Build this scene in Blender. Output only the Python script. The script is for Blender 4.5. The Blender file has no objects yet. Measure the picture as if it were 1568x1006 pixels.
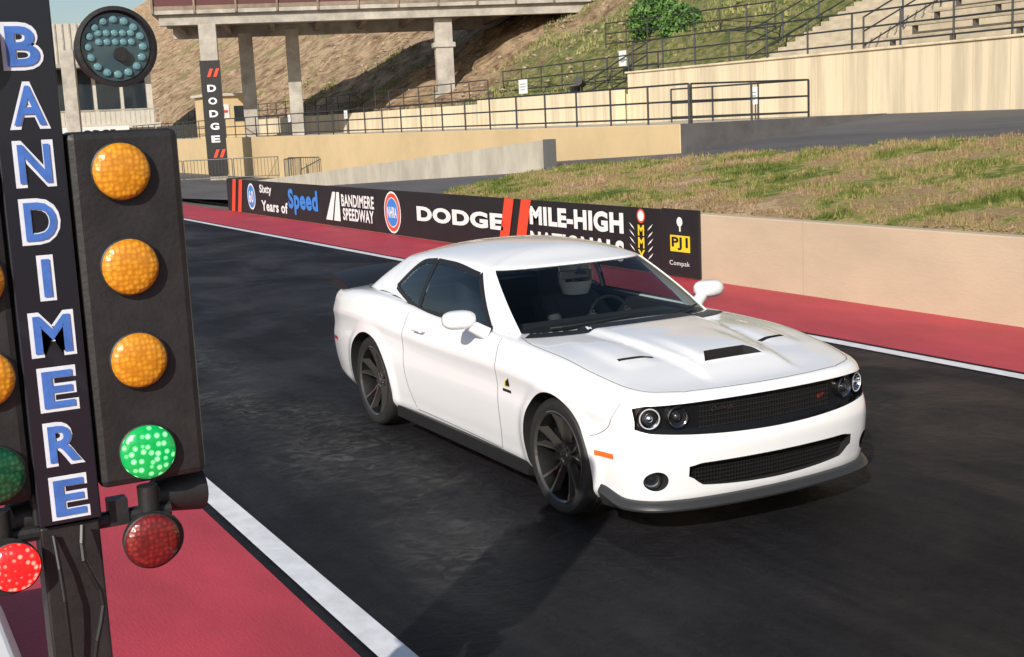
import bpy, bmesh, math, random
import numpy as np
from mathutils import Vector, Matrix
from mathutils import noise as nz
from mathutils.bvhtree import BVHTree
random.seed(4); rng=np.random.default_rng(4)
scene=bpy.context.scene
COL=scene.collection
# ---------------------------------------------------------------- materials
def M(name,col,rough=.6,metal=0,coat=0,var=0,vs=3,bump=0,bs=40,emis=0,ecol=None,spec=.5,stretch=(1,1,1),col2=None,detail=6,ramp=(.35,.65)):
    m=bpy.data.materials.new(name);m.use_nodes=True;nt=m.node_tree;N=nt.nodes;L=nt.links
    b=N['Principled BSDF'];b.inputs['Base Color'].default_value=(*col,1);b.inputs['Roughness'].default_value=rough
    b.inputs['Metallic'].default_value=metal;b.inputs['Coat Weight'].default_value=coat;b.inputs['Coat Roughness'].default_value=.03
    b.inputs['Specular IOR Level'].default_value=spec
    if emis:
        b.inputs['Emission Color'].default_value=(*(ecol or col),1);b.inputs['Emission Strength'].default_value=emis
    if var or col2 or bump:
        tc=N.new('ShaderNodeTexCoord');mp=N.new('ShaderNodeMapping');mp.inputs['Scale'].default_value=stretch
        L.new(tc.outputs['Object'],mp.inputs['Vector'])
    if var or col2:
        n=N.new('ShaderNodeTexNoise');n.inputs['Scale'].default_value=vs;n.inputs['Detail'].default_value=detail;n.inputs['Roughness'].default_value=.65
        L.new(mp.outputs[0],n.inputs['Vector'])
        r=N.new('ShaderNodeValToRGB');c2=col2 or tuple(c*(1-var) for c in col)
        r.color_ramp.elements[0].position=ramp[0];r.color_ramp.elements[1].position=ramp[1]
        r.color_ramp.elements[0].color=(*c2,1);r.color_ramp.elements[1].color=(*col,1)
        L.new(n.outputs['Fac'],r.inputs['Fac']);L.new(r.outputs['Color'],b.inputs['Base Color'])
    if bump:
        n2=N.new('ShaderNodeTexNoise');n2.inputs['Scale'].default_value=bs;n2.inputs['Detail'].default_value=5
        L.new(mp.outputs[0],n2.inputs['Vector'])
        bp=N.new('ShaderNodeBump');bp.inputs['Strength'].default_value=1;bp.inputs['Distance'].default_value=bump
        L.new(n2.outputs['Fac'],bp.inputs['Height']);L.new(bp.outputs[0],b.inputs['Normal'])
    return m
PAINT=M('white_car_paint',(.84,.85,.87),.25,coat=1)
BLACKP=M('black_plastic',(.012,.012,.013),.45)
GLOSSB=M('gloss_black',(.008,.008,.009),.18,coat=.6)
WELL=M('wheel_well',(.01,.01,.01),.8)
TYRE=M('tyre_rubber',(.020,.020,.020),.62,bump=.001,bs=120,var=.3,vs=20)
RIM=M('black_rim',(.045,.042,.040),.20,coat=1)
BARREL=M('rim_barrel',(.005,.005,.005),.4)
STEEL=M('brake_steel',(.20,.19,.18),.4,metal=1)
CHROME=M('chrome',(.8,.8,.82),.08,metal=1)
ORANGE=M('marker_orange',(.8,.16,.02),.25,coat=1)
REDM=M('marker_red',(.6,.03,.02),.25,coat=1)
GAPM=M('panel_gap',(.12,.12,.13),.6)
WHITE=M('white_sign_paint',(.8,.8,.8),.5)
REDP=M('sign_red',(.75,.07,.03),.5)
BLUEP=M('sign_blue',(.05,.22,.65),.5)
YELP=M('sign_yellow',(.8,.6,.03),.5)
BANM=M('banner_black',(.018,.017,.019),.5,var=.3,vs=2,bump=.004,bs=3)
def glassmat(name,tint,base=.045,refl=.85):
    m=bpy.data.materials.new(name);m.use_nodes=True;nt=m.node_tree;N=nt.nodes;L=nt.links;N.clear()
    o=N.new('ShaderNodeOutputMaterial');g=N.new('ShaderNodeBsdfGlossy');g.inputs['Roughness'].default_value=.015
    t=N.new('ShaderNodeBsdfTransparent');t.inputs['Color'].default_value=(*tint,1)
    mx=N.new('ShaderNodeMixShader');f=N.new('ShaderNodeLayerWeight');f.inputs['Blend'].default_value=.5
    p=N.new('ShaderNodeMath');p.operation='POWER';p.inputs[1].default_value=4.5;L.new(f.outputs['Facing'],p.inputs[0])
    a=N.new('ShaderNodeMath');a.operation='MULTIPLY_ADD';a.inputs[1].default_value=refl;a.inputs[2].default_value=base;L.new(p.outputs[0],a.inputs[0])
    L.new(a.outputs[0],mx.inputs[0]);L.new(t.outputs[0],mx.inputs[1]);L.new(g.outputs[0],mx.inputs[2]);L.new(mx.outputs[0],o.inputs[0]);return m
WGLASS=glassmat('windshield_glass',(.70,.76,.77))
SIDEG=glassmat('side_window_glass',(.40,.47,.51),.16,.8)
def lens(name,col,col2,emis=0,scale=75,p0=.1,p1=.62):
    m=bpy.data.materials.new(name);m.use_nodes=True;nt=m.node_tree;N=nt.nodes;L=nt.links;b=N['Principled BSDF']
    tc=N.new('ShaderNodeTexCoord');v=N.new('ShaderNodeTexVoronoi');v.inputs['Scale'].default_value=scale;v.inputs['Randomness'].default_value=.55
    L.new(tc.outputs['Object'],v.inputs['Vector']);r=N.new('ShaderNodeValToRGB')
    r.color_ramp.elements[0].position=p0;r.color_ramp.elements[1].position=p1
    r.color_ramp.elements[0].color=(*col,1);r.color_ramp.elements[1].color=(*col2,1)
    L.new(v.outputs['Distance'],r.inputs['Fac']);L.new(r.outputs['Color'],b.inputs['Base Color']);b.inputs['Roughness'].default_value=.3;b.inputs['Coat Weight'].default_value=.5
    bp=N.new('ShaderNodeBump');bp.inputs['Distance'].default_value=.002;L.new(v.outputs['Distance'],bp.inputs['Height']);L.new(bp.outputs[0],b.inputs['Normal'])
    if emis:
        L.new(r.outputs['Color'],b.inputs['Emission Color']);b.inputs['Emission Strength'].default_value=emis
    return m
AMBER=lens('amber_lens',(.82,.37,.02),(.56,.21,.01))
GREENL=lens('green_lit_lens',(.30,1,.38),(.0,.24,.05),1.2,48,.12,.42)
GREEND=lens('green_dark_lens',(.02,.13,.05),(.0,.05,.02))
REDL=lens('red_lit_lens',(1,.40,.30),(.80,.01,.01),1.3,60,.1,.45)
REDD=lens('red_dark_lens',(.30,.02,.015),(.12,.01,.01))
TREEB=M('tree_housing_black',(.024,.023,.024),.5,var=.45,vs=9,bump=.0012,bs=70)
# ---------------------------------------------------------------- builders
def grp(name):
    e=bpy.data.objects.new(name,None);COL.objects.link(e);e.empty_display_size=.3;return e
def mk(name,v,f,mats,parent=None,smooth=False,mi=None,sharp=None):
    me=bpy.data.meshes.new(name);me.from_pydata([tuple(p) for p in v],[],[tuple(int(a) for a in q) for q in f])
    if not isinstance(mats,(list,tuple)):mats=[mats]
    for m in mats:me.materials.append(m)
    if mi is not None:
        for p,i in zip(me.polygons,mi):p.material_index=i
    bm=bmesh.new();bm.from_mesh(me);bmesh.ops.recalc_face_normals(bm,faces=bm.faces)
    if smooth:
        for q in bm.faces:q.smooth=True
        if sharp:
            for e in bm.edges:
                if len(e.link_faces)==2 and e.calc_face_angle(0)>sharp:e.smooth=False
    bm.to_mesh(me);bm.free()
    o=bpy.data.objects.new(name,me);COL.objects.link(o)
    if parent:o.parent=parent
    return o
class B:
    def __init__(s):s.v=[];s.f=[];s.m=[]
    def add(s,v,f,mi=0):
        n=len(s.v);s.v+=[tuple(p) for p in v];s.f+=[tuple(n+a for a in q) for q in f];s.m+=[mi]*len(f)
    def box(s,c,d,rz=0,mi=0):
        x,y,z=[a/2 for a in d];P=[]
        cr,sr=math.cos(rz),math.sin(rz)
        for k in (-z,z):
            for (i,j) in ((-x,-y),(x,-y),(x,y),(-x,y)):P.append((c[0]+i*cr-j*sr,c[1]+i*sr+j*cr,c[2]+k))
        s.add(P,[(0,3,2,1),(4,5,6,7),(0,1,5,4),(1,2,6,5),(2,3,7,6),(3,0,4,7)],mi)
    def bx(s,x0,x1,y0,y1,z0,z1,mi=0):s.box(((x0+x1)/2,(y0+y1)/2,(z0+z1)/2),(x1-x0,y1-y0,z1-z0),0,mi)
    def tube(s,a,b,r,n=8,mi=0,r2=None):
        a=Vector(a);b=Vector(b);r2=r if r2 is None else r2;d=(b-a).normalized()
        u=d.orthogonal().normalized();w=d.cross(u);P=[]
        for q,rr in ((a,r),(b,r2)):
            for i in range(n):
                t=2*math.pi*i/n;P.append(q+u*math.cos(t)*rr+w*math.sin(t)*rr)
        F=[(i,(i+1)%n,n+(i+1)%n,n+i) for i in range(n)]+[tuple(range(n))[::-1],tuple(range(n,2*n))]
        s.add(P,F,mi)
    def lathe(s,prof,c,axis=(0,1,0),n=48,mi=0):
        d=Vector(axis).normalized();u=d.orthogonal().normalized();w=d.cross(u);c=Vector(c);P=[];F=[]
        for (r,h) in prof:
            for i in range(n):
                t=2*math.pi*i/n;P.append(c+d*h+u*math.cos(t)*r+w*math.sin(t)*r)
        for k in range(len(prof)-1):
            for i in range(n):F.append((k*n+i,k*n+(i+1)%n,(k+1)*n+(i+1)%n,(k+1)*n+i))
        s.add(P,F,mi)
    def make(s,name,mats,parent=None,smooth=False,sharp=.6,bevel=0):
        o=mk(name,s.v,s.f,mats,parent,smooth,s.m,sharp)
        if bevel:
            md=o.modifiers.new('b','BEVEL');md.width=bevel;md.segments=2;md.limit_method='ANGLE'
        return o
def text(name,s,c,w,h,mat,parent,right=(1,0,0),up=(0,0,1),bold=.02,shear=0):
    cu=bpy.data.curves.new(name,'FONT');cu.body=s;cu.align_x='CENTER';cu.offset=bold;cu.extrude=.0;cu.resolution_u=4;cu.shear=shear;cu.space_character=1.08;cu.space_line=.85
    o=bpy.data.objects.new('tmp',cu);COL.objects.link(o);dg=bpy.context.evaluated_depsgraph_get();dg.update()
    me=bpy.data.meshes.new_from_object(o.evaluated_get(dg));bpy.data.objects.remove(o)
    P=np.array([v.co[:] for v in me.vertices]);lo=P.min(0);hi=P.max(0);R=Vector(right);U=Vector(up);C=Vector(c)
    for v in me.vertices:
        a=(v.co.x-(lo[0]+hi[0])/2)/(hi[0]-lo[0])*w;b=(v.co.y-(lo[1]+hi[1])/2)/(hi[1]-lo[1])*h;v.co=C+R*a+U*b
    me.materials.clear();me.materials.append(mat)
    for p in me.polygons:p.material_index=0
    me.name=name;o=bpy.data.objects.new(name,me);COL.objects.link(o);o.parent=parent;return o
def spline(pts,n):
    P=np.array(pts,float);d=np.r_[0,np.cumsum(np.linalg.norm(np.diff(P,axis=0),axis=1))];out=[]
    T=np.zeros_like(P)
    T[1:-1]=(P[2:]-P[:-2])/(d[2:]-d[:-2])[:,None];T[0]=(P[1]-P[0])/(d[1]-d[0]);T[-1]=(P[-1]-P[-2])/(d[-1]-d[-2])
    s=np.linspace(0,d[-1],n)
    for t in s:
        k=min(max(np.searchsorted(d,t,side='right')-1,0),len(d)-2);h=d[k+1]-d[k];q=(t-d[k])/h
        out.append((2*q**3-3*q**2+1)*P[k]+(q**3-2*q**2+q)*h*T[k]+(-2*q**3+3*q**2)*P[k+1]+(q**3-q**2)*h*T[k+1])
    return np.array(out)
def f1(pts):
    P=sorted(pts);xs=np.array([p[0] for p in P]);ys=np.array([p[1] for p in P]);m=np.gradient(ys,xs)
    def F(x):
        x=min(max(x,xs[0]),xs[-1]);k=min(max(np.searchsorted(xs,x,side='right')-1,0),len(xs)-2);h=xs[k+1]-xs[k];q=(x-xs[k])/h
        return (2*q**3-3*q**2+1)*ys[k]+(q**3-2*q**2+q)*h*m[k]+(-2*q**3+3*q**2)*ys[k+1]+(q**3-q**2)*h*m[k+1]
    return F
def sm(a,b,x):
    t=min(max((x-a)/(b-a),0),1);return t*t*(3-2*t)
# ================================================================= CAR
CAR=grp('white_sports_coupe_car')
plan_pts=[(.945,0),(.938,.2),(.918,.42),(.880,.62),(.815,.78),(.70,.880),(.50,.935),(.25,.960),(0,.968),(-.4,.957),(-.8,.942),(-1.5,.932),(-2.2,.942),(-2.65,.968),(-3.0,.982),(-3.4,.972),(-3.75,.935),(-4.0,.86),(-4.14,.66),(-4.19,.3),(-4.20,0)]
NH=210
pl=spline(plan_pts,NH)
pl[0,1]=0;pl[-1,1]=0
tan=np.gradient(pl,axis=0)
nor=np.stack([tan[:,1],-tan[:,0]],1);nor/=np.linalg.norm(nor,axis=1)[:,None];nor[0]=(1,0);nor[-1]=(-1,0)
def planx(y):
    m=pl[:,0]>.1;return float(np.interp(abs(y),pl[m,1],pl[m,0]))
ps=f1([(0,.075),(.04,.05),(.15,.028),(.35,.006),(.5,0),(.62,.007),(.70,.003),(.76,-.004),(.82,.010),(.90,.030),(.96,.048),(1,.085)])
pf=f1([(0,.075),(.06,.045),(.2,.02),(.42,0),(.57,.0),(.63,.012),(.70,.045),(.8,.052),(.9,.050),(.955,.054),(1,.082)])
pr=f1([(0,.12),(.1,.05),(.3,.0),(.5,.0),(.6,.03),(.85,.05),(.95,.06),(1,.10)])
zrim=f1([(.95,.848),(.75,.858),(.6,.872),(.3,.918),(0,.96),(-.4,.987),(-.8,1.0),(-1.5,1.003),(-2.0,1.014),(-2.4,1.045),(-2.8,1.08),(-3.3,1.072),(-3.8,1.030),(-4.2,1.0)])
zc=f1([(.95,.862),(.7,.892),(.5,.93),(.3,.958),(0,1.0),(-.45,1.03),(-1,1.03),(-2.4,1.05),(-3.3,1.085),(-3.7,1.075),(-4.2,1.035)])
zb=f1([(.95,.20),(.4,.19),(0,.19),(-1,.19),(-2.5,.20),(-3.4,.24),(-4.2,.28)])
KL=34;KC=28
def hoodbump(x,y):
    y=abs(y);w=.30+.10*sm(.6,-.4,x)
    b=.026*sm(w+.045,w-.01,y)*sm(.80,.50,x)
    b+=.020*sm(.26,.20,y)*sm(.56,.47,x)*sm(-.1,.35,x)
    b+=.014*sm(.15,.06,abs(y-.55))*sm(.40,.25,x)*sm(-.40,.1,x)
    return b*sm(-.62,-.5,x)
BP=np.zeros((NH,KL+KC+1,3))
for i in range(NH):
    x,y=pl[i];nx,ny=nor[i];wf=max(nx,0)**1.5;wr=max(-nx,0)**1.5;z0=zb(x);z1=zrim(x)
    for k in range(KL+1):
        q=k/KL;q=q if q<.8 else .8+.2*(1-(1-(q-.8)/.2)**1.4)
        ins=ps(q)*(1-wf-wr)+pf(q)*wf+pr(q)*wr
        z=z0+(z1-z0)*q
        for ax in (0,-2.95):
            r=math.hypot(x-ax,z-.37);ins-=.016*sm(.50,.41,r)*(1-wf-wr)*sm(.1,.3,z)
        BP[i,k]=(x-nx*ins,(y-ny*ins),z)
    rim=BP[i,KL].copy();sx=min(max(rim[0],-3.5),.35)
    for k in range(1,KC+1):
        f=(k/KC);xx=rim[0]*(1-f)+sx*f;yy=rim[1]*(1-f)
        z=rim[2]+(zc(xx)-rim[2])*(1-(1-f)**2.0)
        z+=hoodbump(xx,yy)*sm(0,.12,f)
        BP[i,KL+k]=(xx,yy,z)
for it in range(3):
    for (a,b) in ((KL-3,KL+3),):
        Q=BP.copy();Q[:,a:b]=(BP[:,a-1:b-1]+2*BP[:,a:b]+BP[:,a+1:b+1])/4;BP=Q
BP[0,:,1]=0;BP[-1,:,1]=0
def symmesh(P,capbottom=True):
    n,K,_=P.shape;v=[];f=[];ids={}
    for s in (1,-1):
        for i in range(n):
            for k in range(K):
                ids[(s,i,k)]=len(v);v.append((P[i,k,0],s*P[i,k,1],P[i,k,2]))
    fk=[]
    for s in (1,-1):
        for i in range(n-1):
            for k in range(K-1):
                q=(ids[(s,i,k)],ids[(s,i+1,k)],ids[(s,i+1,k+1)],ids[(s,i,k+1)])
                f.append(q if s>0 else q[::-1]);fk.append((s,i,k))
    if capbottom:
        for i in range(n-1):
            f.append((ids[(1,i,0)],ids[(-1,i,0)],ids[(-1,i+1,0)],ids[(1,i+1,0)]));fk.append((0,i,0))
    return v,f,fk
v,f,fk=symmesh(BP)
me=bpy.data.meshes.new('body_shell');me.from_pydata(v,[],f)
bm=bmesh.new();bm.from_mesh(me);bmesh.ops.remove_doubles(bm,verts=bm.verts,dist=2e-4)
bmesh.ops.dissolve_degenerate(bm,edges=bm.edges,dist=1e-5);bmesh.ops.recalc_face_normals(bm,faces=bm.faces);bm.to_mesh(me);bm.free()
me.materials.append(PAINT);me.materials.append(WELL);me.materials.append(GLOSSB)
body=bpy.data.objects.new('body_shell',me);COL.objects.link(body)
def mkbvh(o):
    bm=bmesh.new();bm.from_mesh(o.data);t=BVHTree.FromBMesh(bm);bm.free();return t
bvh_body=mkbvh(body)
C=B()
for ax in (0,-2.95):
    for s in (1,-1):
        C.tube((ax,s*.50,.372),(ax,s*1.3,.372),.398,80,1)
def slot(ys,zt,zbm,depth,mi):
    P=[];F=[]
    for y in ys:
        xi=planx(y)-depth
        P+=[(xi,y,zbm(y)),(xi,y,zt(y)),(1.3,y,zt(y)),(1.3,y,zbm(y))]
    n=len(ys)
    for j in range(n-1):
        for a in range(4):
            b=(a+1)%4;F.append((4*j+a,4*j+b,4*j+4+b,4*j+4+a))
    F+=[(0,1,2,3),tuple(4*(n-1)+a for a in (3,2,1,0))]
    C.add(P,F,mi)
def gz(y):return sm(.80,.85,abs(y))
slot(np.linspace(-.85,.85,61),lambda y:.798-.006*(abs(y)/.8)**2-.015*gz(y),lambda y:.600+.044*(abs(y)/.84)**2+.015*gz(y),.098,2)
slot(np.linspace(-.60,.60,41),lambda y:.455-.014*sm(.52,.60,abs(y)),lambda y:.292+.040*(abs(y)/.6)**2+.05*sm(.50,.60,abs(y)),.085,1)
for s in (1,-1):
    C.tube((planx(.775)-.10,s*.77,.365),(1.3,s*.77,.365),.058,32,1)
    C.box((.25,s*.52,1.0),(.035,.23,.15),s*.18,1)
C.add([(.43,-.15,.93),(.43,.15,.93),(.53,.215,.93),(.53,-.215,.93),(.43,-.15,1.2),(.43,.15,1.2),(.53,.215,1.2),(.53,-.215,1.2)],[(0,3,2,1),(4,5,6,7),(0,1,5,4),(1,2,6,5),(2,3,7,6),(3,0,4,7)],1)
C.bx(-3.1,-.85,-.69,.69,.42,1.4,1)
cut=C.make('cutter',[PAINT,WELL,GLOSSB])
md=body.modifiers.new('bo','BOOLEAN');md.object=cut;md.operation='DIFFERENCE';md.solver='EXACT'
dg=bpy.context.evaluated_depsgraph_get();dg.update()
nm=bpy.data.meshes.new_from_object(body.evaluated_get(dg));body.modifiers.clear();body.data=nm;nm.name='body_shell'
bpy.data.objects.remove(cut)
bm=bmesh.new();bm.from_mesh(nm)
for q in bm.faces:q.smooth=True
for e in bm.edges:
    if len(e.link_faces)==2 and (e.calc_face_angle(0)>.55 or e.link_faces[0].material_index!=e.link_faces[1].material_index):e.smooth=False
# greenhouse
gb=[(-.44,0),(-.465,.28),(-.55,.56),(-.69,.752),(-.86,.80),(-1.2,.825),(-1.8,.835),(-2.4,.835),(-3.0,.80),(-3.5,.74),(-3.72,.5),(-3.78,0)]
gt=[(-1.24,0),(-1.25,.25),(-1.29,.46),(-1.375,.598),(-1.47,.625),(-1.64,.640),(-1.95,.65),(-2.3,.645),(-2.68,.62),(-2.9,.55),(-2.98,.33),(-3.0,0)]
NG=240
def par(P,n):
    P=np.array(P,float);u=np.linspace(0,len(P)-1,n);out=[]
    for t in u:
        k=min(int(t),len(P)-2);q=t-k
        a=P[max(k-1,0)];b=P[k];c=P[k+1];d=P[min(k+2,len(P)-1)]
        if k==0:a=np.array([P[1][0],-P[1][1]])
        if k==len(P)-2:d=np.array([P[-2][0],-P[-2][1]])
        out.append(.5*((2*b)+(-a+c)*q+(2*a-5*b+4*c-d)*q*q+(-a+3*b-3*c+d)*q**3))
    return np.array(out)
Gb=par(gb,NG);Gt=par(gt,NG);Gb[0,1]=Gt[0,1]=Gb[-1,1]=Gt[-1,1]=0
zgt=f1([(-1.2,1.392),(-1.35,1.384),(-1.7,1.405),(-2.1,1.412),(-2.5,1.402),(-2.8,1.375),(-3.0,1.36)])
zgc=f1([(-1.2,1.41),(-1.5,1.478),(-1.9,1.508),(-2.3,1.50),(-2.7,1.45),(-3.0,1.375)])
KW=36;KR=18
GP=np.zeros((NG,KW+KR+1,3))
Gg=np.gradient(Gb,axis=0)
for i in range(NG):
    z0=.985+.04*sm(-2.2,-3.4,Gb[i,0]);z1=zgt(Gt[i,0])
    for k in range(KW+1):
        s=k/KW;c=Gb[i]*(1-s)+Gt[i]*s;bul=.022*math.sin(math.pi*s)
        g=Gg[i];n=np.array([g[1],-g[0]]);n/=np.linalg.norm(n)+1e-9
        c=c+n*bul;GP[i,k]=(c[0],c[1],z0+(z1-z0)*s)
    rim=GP[i,KW];sx=min(max(rim[0],-2.6),-1.6)
    for k in range(1,KR+1):
        f_=k/KR;xx=rim[0]*(1-f_)+sx*f_;yy=rim[1]*(1-f_);GP[i,KW+k]=(xx,yy,rim[2]+(zgc(xx)-rim[2])*(1-(1-f_)**2.3))
GP[0,:,1]=0;GP[-1,:,1]=0
for it in range(6):
    a,b=KW-3,KW+4;Q=GP.copy();Q[:,a:b]=(GP[:,a-1:b-1]+2*GP[:,a:b]+GP[:,a+1:b+1])/4;GP=Q
iA=int(round(3/11*(NG-1)))+2
iR0=int(round(9.3/11*(NG-1)))
DWB=[(-1.06,1.01),(-2.20,1.018)];DWT=[(-1.47,1.328),(-1.8,1.367),(-2.165,1.376)]
QWB=[(-2.235,1.02),(-2.5,1.08),(-2.73,1.138)];QWT=[(-2.19,1.376),(-2.44,1.338),(-2.735,1.143)]
def pip(x,z,poly):
    c=False;n=len(poly)
    for i in range(n):
        x1,z1=poly[i];x2,z2=poly[(i+1)%n]
        if (z1>z)!=(z2>z) and x<(x2-x1)*(z-z1)/(z2-z1)+x1:c=not c
    return c
PD=[(-1.07,1.02),(-2.195,1.026),(-2.165,1.368),(-1.8,1.36),(-1.47,1.322)]
PQ=[(-2.24,1.03),(-2.5,1.09),(-2.71,1.14),(-2.44,1.33),(-2.2,1.366)]
def win(s,i,k):return (i<iA and 1<=k<KW-1) or (i>=iR0 and 3<=k<KW-2)
def sidewin(s,i,k):
    if k>=KW or i<iA+2 or i>=iR0:return False
    c=(GP[i,k]+GP[i+1,k]+GP[i,k+1]+GP[i+1,k+1])/4
    return pip(c[0],c[2],PD) or pip(c[0],c[2],PQ)
v,f,fk=symmesh(GP,False)
gf=[q for q,t in zip(f,fk) if not win(*t) and not sidewin(*t)];wf_=[q for q,t in zip(f,fk) if win(*t)]
def shell(name,v,f,mat,shrink=0):
    me=bpy.data.meshes.new(name);me.from_pydata(v,[],f);b=bmesh.new();b.from_mesh(me);bmesh.ops.remove_doubles(b,verts=b.verts,dist=2e-4)
    bmesh.ops.delete(b,geom=[q for q in b.verts if not q.link_faces],context='VERTS');b.normal_update()
    cen=Vector((-1.9,0,.9));fl=[q for q in b.faces if q.normal.dot(q.calc_center_median()-cen)<0]
    bmesh.ops.reverse_faces(b,faces=fl)
    for q in b.faces:q.smooth=True
    b.normal_update()
    if shrink:
        for q in b.verts:q.co-=q.normal*shrink
    b.to_mesh(me);b.free();me.materials.append(mat);o=bpy.data.objects.new(name,me);COL.objects.link(o);o.parent=CAR;return o
gh=shell('roof_and_pillars',v,gf,PAINT)
sol=gh.modifiers.new('s','SOLIDIFY');sol.thickness=.014;sol.offset=-1
ws=shell('windshield_and_rear_glass',v,wf_,WGLASS,.006)
full=shell('tmpfull',v,f,PAINT);bvh_g=mkbvh(full);bpy.data.objects.remove(full)
def inside(x,y):
    j=int(.10*KW);ol=GP[:,j];y=abs(y)
    a=math.atan2(y,x+1.9);A=np.arctan2(ol[:,1],ol[:,0]+1.9);R=np.hypot(ol[:,0]+1.9,ol[:,1]);r=np.interp(a,A,R);return math.hypot(x+1.9,y)<r
for q in bm.faces:
    c=q.calc_center_median()
    if c.z>.95 and q.normal.z>.5 and inside(c.x,c.y):q.material_index=1
bm.to_mesh(nm);bm.free();body.parent=CAR
DIR={'side':Vector((0,1,0)),'top':Vector((0,0,-1)),'front':Vector((-1,0,0)),'lside':Vector((0,-1,0))}
def proj(p,mode,bvh,off):
    a,b=p
    o={'side':Vector((a,-3,b)),'lside':Vector((a,3,b)),'top':Vector((a,b,3)),'front':Vector((3,a,b))}[mode]
    h,n,_,_=bvh.ray_cast(o,DIR[mode])
    if h is None:return None
    if n.dot(DIR[mode])>0:n=-n
    return h+n*off
def ruled(name,A,Bc,mode,bvh,off,mat,cols=24,rows=8,parent=CAR):
    A=spline(A,cols) if len(A)>2 else np.linspace(A[0],A[1],cols);Bc=spline(Bc,cols) if len(Bc)>2 else np.linspace(Bc[0],Bc[1],cols)
    V=[];F=[]
    for i in range(cols):
        for j in range(rows+1):
            t=j/rows;p=proj(A[i]*(1-t)+Bc[i]*t,mode,bvh,off)
            V.append(p if p is not None else (V[-1] if V else Vector((0,0,0))))
    for i in range(cols-1):
        for j in range(rows):
            a=i*(rows+1)+j;F.append((a,a+1,a+rows+2,a+rows+1))
    return mk(name,V,F,mat,parent,True)
def ribbon(name,path,wd,mode,bvh,mat=GAPM,off=.0015,n=40):
    P=spline(path,n) if len(path)>2 else np.linspace(path[0],path[1],n);T=np.gradient(P,axis=0);Nn=np.stack([-T[:,1],T[:,0]],1);Nn/=np.linalg.norm(Nn,axis=1)[:,None]+1e-9
    V=[];F=[]
    for i in range(n):
        for s in (-.5,.5):
            p=proj(P[i]+Nn[i]*s*wd,mode,bvh,off)
            if p is None:return None
            V.append(p)
    for i in range(n-1):F.append((2*i,2*i+1,2*i+3,2*i+2))
    return mk(name,V,F,mat,CAR,True)
for md_,sfx in (('side','r'),('lside','l')):
    ruled('door_window_'+sfx,DWB,DWT,md_,bvh_g,.002,SIDEG)
    ruled('quarter_window_'+sfx,QWB,QWT,md_,bvh_g,.002,SIDEG)
    tw=.036
    for nm_,pa in (('a',[(-1.045,1.012),(-1.12,1.012),(-1.6,1.014),(-2.2,1.018)]),('b',DWT),('c',[(-1.05,1.0),(-1.25,1.165),(-1.46,1.335)]),('d',[(-2.215,1.01),(-2.195,1.18),(-2.175,1.385)]),('e',QWB),('f',QWT)):
        ribbon('window_trim_%s_%s'%(nm_,sfx),pa,tw if nm_!='d' else .06,md_,bvh_g,BLACKP,.006,30)
    ribbon('door_gap_front_'+sfx,[(-.80,.985),(-.78,.8),(-.76,.6),(-.76,.4),(-.80,.24)],.006,md_,bvh_body)
    ribbon('door_gap_rear_'+sfx,[(-2.26,1.0),(-2.30,.8),(-2.30,.6),(-2.27,.45),(-2.18,.28)],.006,md_,bvh_body)
    ribbon('door_gap_bottom_'+sfx,[(-.82,.245),(-2.16,.265)],.006,md_,bvh_body)
    ribbon('bumper_gap_'+sfx,[(.62,.80),(.55,.66),(.46,.60),(.40,.58)],.004,md_,bvh_body)
    ruled('side_marker_'+sfx,[(.44,.475),(.59,.475)],[(.44,.505),(.59,.505)],md_,bvh_body,.004,ORANGE,10,3)
    ruled('rear_marker_'+sfx,[(-3.86,.60),(-3.72,.60)],[(-3.86,.63),(-3.72,.63)],md_,bvh_body,.004,REDM,10,3)
    ruled('badge_base_'+sfx,[(-.66,.70),(-.60,.70)],[(-.65,.745),(-.61,.745)],md_,bvh_body,.004,YELP,6,3)
    ruled('badge_text_'+sfx,[(-.685,.665),(-.56,.665)],[(-.68,.683),(-.565,.683)],md_,bvh_body,.004,BLACKP,6,3)
    ruled('badge_dark_'+sfx,[(-.64,.705),(-.58,.71)],[(-.635,.73),(-.59,.765)],md_,bvh_body,.006,BLACKP,6,3)
for s in (1,-1):
    ribbon('hood_side_gap',[(.80,s*.55),(.68,s*.755),(.4,s*.835),(0,s*.855),(-.45,s*.845),(-.66,s*.80)],.005,'top',bvh_body)
ribbon('hood_front_gap',[(.795,-.55),(.83,-.3),(.845,0),(.83,.3),(.795,.55)],.005,'top',bvh_body)
cw=[(Gb[i,0]+.03,Gb[i,1]*1.02) for i in range(0,iA,4)]
cw=[(x,-y) for x,y in cw[::-1]]+cw[1:]
ribbon('cowl_strip',cw,.12,'top',bvh_body,BLACKP,.004,80)
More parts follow.
